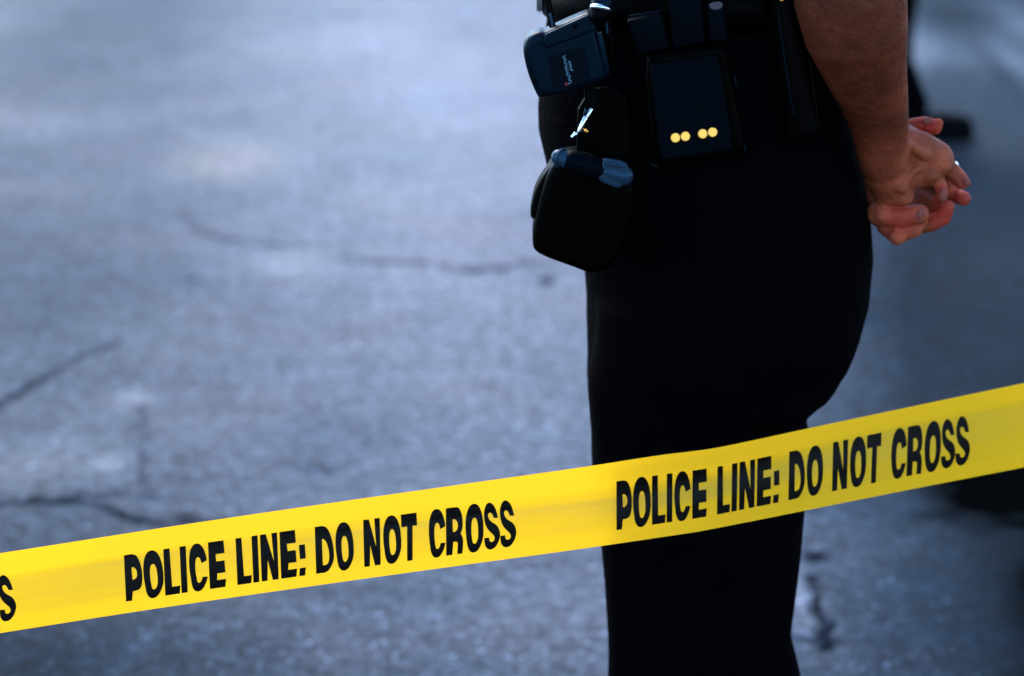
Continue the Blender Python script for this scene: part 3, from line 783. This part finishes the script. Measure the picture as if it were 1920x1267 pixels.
# tube end with a bright steel rim above
tb = root_at('flashlight', 1145, -30, 2.735)
tag(tb, 'dark tubular flashlight with a bright steel rim just above the belt handset', 'flashlight')
a0, a1 = P(1127, 20, 2.725), P(1146, -75, 2.745)
tube_obj('barrel', [a0.lerp(a1, .12), a1], [.0112, .0115], M['casing'], tb, 28)
ax = (a1 - a0).normalized()
b2 = bmesh.new(); bmesh.ops.create_cone(b2, cap_ends=True, segments=36, radius1=.0118, radius2=.0118, depth=.010, matrix=Matrix.Translation(a0.lerp(a1, .02)) @ ax.to_track_quat('Z', 'Y').to_matrix().to_4x4())
bmesh.ops.bevel(b2, geom=[e for e in b2.edges if any(len(f.verts) > 4 for f in e.link_faces)], offset=.0028, segments=4, affect='EDGES')
me = bpy.data.meshes.new('rim'); b2.to_mesh(me); b2.free(); obj('rim', smooth(me), M['chrome'], tb)
tube_obj('tail_cap', [a0.lerp(a1, -.10), a0.lerp(a1, -.02)], [.0095, .0105], M['rubber'], tb, 28)
tube_obj('lanyard', [P(1126, 30, 2.722), P(1136, 38, 2.722), P(1139, 62, 2.728)], [.0012] * 3, M['grey'], tb)

# steel key clip
kc = root_at('key_clip', 1090, 230, 2.735)
tag(kc, 'narrow bright steel key clip hanging above the front pouch', 'key clip')
tube_obj('clip_bar', [P(1098, 222, 2.732), P(1093, 232, 2.730), P(1087, 246, 2.730)], [.0024, .0026, .0024], M['chrome'], kc)
tube_obj('hook', [P(1109, 206, 2.734), P(1105, 214, 2.732), P(1102, 220, 2.732)], [.0017, .0018, .0016], M['chrome'], kc)
tube_obj('swivel', [P(1079, 252, 2.730), P(1074, 257, 2.730)], [.0024, .0020], M['chrome'], kc)
tube_obj('split_ring', [P(1097, 205, 2.735), P(1094, 218, 2.737), P(1100, 208, 2.737)], [.0009] * 3, M['grey'], kc)
tube_obj('tab', [P(1099, 246, 2.734), P(1100, 247, 2.734)], [.0022, .0022], M['brass'], kc)
tube_obj('strap', [P(1104, 120, 2.76), P(1108, 205, 2.75)], [.006, .006], M['leather'], kc, flat=((0, 1, 0), .4))

# front pouch with flap and a grey cylinder strapped across it
fp = root_at('belt_pouch', 1090, 420, 2.73)
tag(fp, 'black leather pouch with rounded flap hanging low at the front of the hip', 'pouch')
pou = [(1046, 300), (1085, 292, 0), (1150, 300), (1186, 330), (1192, 400), (1175, 470), (1140, 512), (1104, 516, 1), (1080, 506), (1034, 490), (1003, 476), (998, 460), (1000, 430), (1010, 380), (1025, 330)]
obj('pouch_body', slab(chaikin(pou, 2), 2.728, .060, .009, seg=4), M['leather'], fp)
fl = [(1040, 308), (1022, 325), (1004, 355), (996, 390), (994, 408), (1000, 414), (1010, 410), (1024, 370), (1048, 330)]
obj('flap', slab(chaikin(fl, 2), 2.738, .034, .005, seg=3), M['leather'], fp)
obj('hanger', slab(chaikin([(1085, 170), (1172, 165), (1180, 250), (1186, 330), (1080, 320)], 1), 2.752, .012, .002), M['leather'], fp)
for x0, y0, x1, y1 in [(1118, 215, 1098, 292), (1136, 210, 1120, 290)]:
    ridge(x0, y0, x1, y1, 3, 2.7505, M['leather'], fp, 'crease', .002)
cy = root_at('plastic_cylinder', 1110, 312, 2.715)
tag(cy, 'short grey-blue plastic cylinder with a green mark strapped across the top of the front pouch', 'plastic cylinder')
c0, c1 = P(1049, 296, 2.718), P(1168, 330, 2.712)
tube_obj('barrel', [c0, c0.lerp(c1, .5), c1], [.0085, .0098, .0105], M['grey'], cy, 28)
obj('end_block', slab(chaikin([(1134, 300), (1172, 306), (1180, 318), (1176, 334), (1164, 356), (1150, 352), (1120, 340), (1122, 318)], 1), 2.704, .014, .003), M['grey'], cy)
obj('top_rail', slab(chaikin([(1130, 296), (1174, 306), (1178, 318), (1132, 311)], 1), 2.701, .006, .0015), M['grey'], cy)
obj('green_mark', slab([(1148.5, 325), (1151, 325), (1151, 333), (1148.5, 333)], 2.7032, .001, 0), M['green'], cy)
axc = (c1 - c0).normalized()
tube_obj('strap_band', [c0.lerp(c1, .22), c0.lerp(c1, .40), c0.lerp(c1, .60)], [.0118, .0126, .0122], M['pouch'], cy, 30)
obj('end_ring', torus_mesh('end_ring', c0.lerp(c1, .02), (axc.x, axc.y - .5, axc.z), .0098, .0010), M['grey'], cy)

# holster-like pouch with four brass snaps
sp_ = root_at('snap_pouch', 1305, 200, 2.76)
tag(sp_, 'flat black leather pouch with four round brass snaps on the officer\'s hip', 'pouch')
tilt = (0, 0)
outp = [(1212, 112), (1220, 104), (1345, 86), (1362, 90), (1368, 110), (1396, 262), (1398, 284), (1388, 293), (1250, 314), (1234, 312), (1226, 296), (1214, 180)]
obj('pouch_body', slab(chaikin(outp, 2), 2.757, .026, .0075, seg=4), M['leather'], sp_)
inn = [(1217, 124, 1), (1345, 102, 1), (1374, 280, 1), (1240, 301, 1)]
obj('front_panel', slab(chaikin([(1219, 126), (1222, 122), (1343, 104), (1347, 107), (1374, 276), (1371, 281), (1243, 300), (1239, 297)], 1), 2.7545, .004, .001), M['pouch'], sp_)
for px, py in [(1266.4, 259), (1285, 256.3), (1317.4, 251.5), (1336, 248.5)]:
    spot(px, py, 8.3, 2.7525, M['brass'], sp_, 'snap', .004, .0006, math.radians(13))
for a_, b_ in [((1222, 308), (1232, 314)), ((1397, 274), (1396, 288))]:
    tube_obj('edge_trim', [P(*a_, 2.7555), P(*b_, 2.7555)], [.0009, .0009], M['casing'], sp_)
tube_obj('edge_trim', [P(1377, 145, 2.756), P(1381, 165, 2.756)], [.0008, .0008], M['casing'], sp_)
# belt keepers / flaps above it
for k, (pts, Y, lab) in enumerate([
    ([(1176, 40), (1240, 26), (1256, 92), (1196, 102)], 2.768, 'left-hand black leather belt keeper, plain, beside the handset cord above the snap pouch'),
    ([(1252, -30), (1312, -40), (1322, 80), (1262, 92)], 2.762, 'wide middle black leather belt keeper right above the four-snap pouch'),
    ([(1326, 6), (1356, 2), (1364, 76), (1331, 80)], 2.762, 'narrow black belt keeper with a painted highlight on its top edge above the snap pouch')]):
    kp = root_at('belt_keeper', sum(p[0] for p in pts) / 4, sum(p[1] for p in pts) / 4, Y)
    tag(kp, lab, 'belt keeper', 'belt keepers on the duty belt')
    obj('loop', slab(pts, Y, .02, .002), M['pouch'], kp)
    if k == 0: ridge(1179, 31, 1240, 21, 3, Y - .002, M['casing'], kp, 'stitched_edge')
    if k == 2: obj('top_highlight', slab(chaikin([(1329, 6), (1355, 3), (1355, 16), (1342, 20), (1331, 17)], 1), Y - .0012, .003, .0006), material('painted_highlight', (0.06, 0.045, 0.055), 0.6, 0.4, 900, 0.6), kp)  # k 2: pale piece painted as the highlight on the keeper's top
# baton in its ring, on the hip towards the back
bt = root_at('baton', 1490, 120, 2.775)
tag(bt, 'long black baton holder hanging straight down beside the forearm', 'baton')
t0_, t1_ = P(1462, -60, 2.785), P(1502, 240, 2.785)
tube_obj('shaft', [t0_, t1_], [.0185, .0185], M['rubber'], bt, 32)
tube_obj('edge_highlight', [P(1459, 20, 2.7655), P(1472, 120, 2.7655), P(1488, 215, 2.7655)], [.0008, .0010, .0008], M['casing'], bt)  # thin strip standing in for the highlight along the shaft
tube_obj('bottom_glint', [P(1487, 251, 2.775), P(1498, 249, 2.775)], [.0018, .0010], M['grey'], bt)  # small pale piece standing in for the glint at the bottom
tube_obj('top_glint', [P(1465, 1, 2.766), P(1467, 1, 2.766)], [.0017, .0017], M['brass'], bt)  # brass bead standing in for a yellow glint at the top

# ------------------------------------------------------------------ second person, far behind on the right (only one lower leg shows past the arm)
YB = G(1700, 262)[1]
pb = lambda px, py: P(px, py, YB)
bx = pb(1648, 200).x
other = empty('person', (bx, YB, 0))
tag(other, 'blurred person in dark trousers and black shoes standing far behind the officer\'s arm', 'person')
other.name = 'person'
def small_person(x, y0, root):
    bm = bmesh.new()
    for yc, xo in ((y0, 0), (y0 + .2, -.12)):
        prof = [(.085, -.075, .150), (.12, -.08, .143), (.17, -.082, .122), (.24, -.082, .094), (.32, -.085, .092), (.41, -.088, .102), (.55, -.09, .10), (.72, -.095, .105), (.88, -.10, .11)]
        add_loft(bm, [(z, x + xo * (1 - z) + a, x + xo * (1 - z) + b_, yc, .075 + .03 * z, 2.2) for z, a, b_ in prof])
    add_loft(bm, [(.78, x - .12, x + .12, y0 + .1, .15, 2.2), (.9, x - .13, x + .14, y0 + .1, .17, 2.3), (1.05, x - .11, x + .11, y0 + .1, .16, 2.2)])
    obj('trousers', fuse('trousers', bm, .012, 3), M['cloth'], root)
    bm = bmesh.new()
    add_loft(bm, [(1.0, x - .125, x + .12, y0 + .1, .17, 2.3), (1.2, x - .13, x + .11, y0 + .1, .175, 2.3), (1.4, x - .12, x + .11, y0 + .1, .20, 2.2), (1.47, x - .08, x + .08, y0 + .1, .13, 2.1), (1.5, x - .05, x + .05, y0 + .1, .06, 2)])
    for s in (-1, 1): add_tube(bm, [(x, y0 + .1 + s * .18, 1.42), (x + .01, y0 + .1 + s * .24, 1.15), (x + .05, y0 + .1 + s * .23, .92)], [.06, .05, .04])
    obj('jacket', fuse('jacket', bm, .012, 3), M['shirt'], root)
    bm = bmesh.new()
    add_tube(bm, [(x, y0 + .1, 1.40), (x + .01, y0 + .1, 1.58)], [.055, .052])
    add_ball(bm, (x + .01, y0 + .1, 1.67), (.095, .076, .105)); add_ball(bm, (x + .045, y0 + .1, 1.60), (.06, .055, .06)); add_tube(bm, [(x + .10, y0 + .1, 1.66), (x + .118, y0 + .1, 1.63)], [.009, .013])
    add_tube(bm, [(x, y0 - .08, 1.41), (x, y0 + .1, 1.43), (x, y0 + .28, 1.41)], [.03, .04, .03])
    for s in (-1, 1):
        hx = Vector((x + .055, y0 + .1 + s * .228, .90))
        add_tube(bm, [(x, y0 + .1 + s * .18, 1.41), (x + .01, y0 + .1 + s * .24, 1.15), hx, hx + Vector((.01, 0, -.09))], [.03, .03, .025, .024])
        for k in range(4): add_tube(bm, [hx + Vector((-.015 + .016 * k, 0, -.09)), hx + Vector((-.012 + .016 * k, -.005 * s, -.155 - .012 * (k in (1, 2))))], [.009, .0075], 10)
        add_tube(bm, [hx + Vector((.025, 0, -.03)), hx + Vector((.045, -.01 * s, -.085))], [.011, .009], 10)
        add_ball(bm, (x + .01, y0 + .1 + s * .077, 1.655), (.018, .009, .03), 12)
    me = fuse('body', bm, .004, 3)
    obj('body', me, M['skin'], root)
    bm = bmesh.new(); add_ball(bm, (x - .012, y0 + .1, 1.70), (.10, .084, .095)); add_ball(bm, (x - .05, y0 + .1, 1.64), (.055, .065, .06))
    obj('hair', fuse('hair', bm, .008, 2), M['hair'], root)
    for yc, xo in ((y0, 0), (y0 + .2, -.12)):
        sx_ = x + xo
        obj('shoe', shoe_mesh(sx_ - .085, sx_ + .280, yc, .052, .108), M['shoe'], root)
small_person(bx, YB, other)
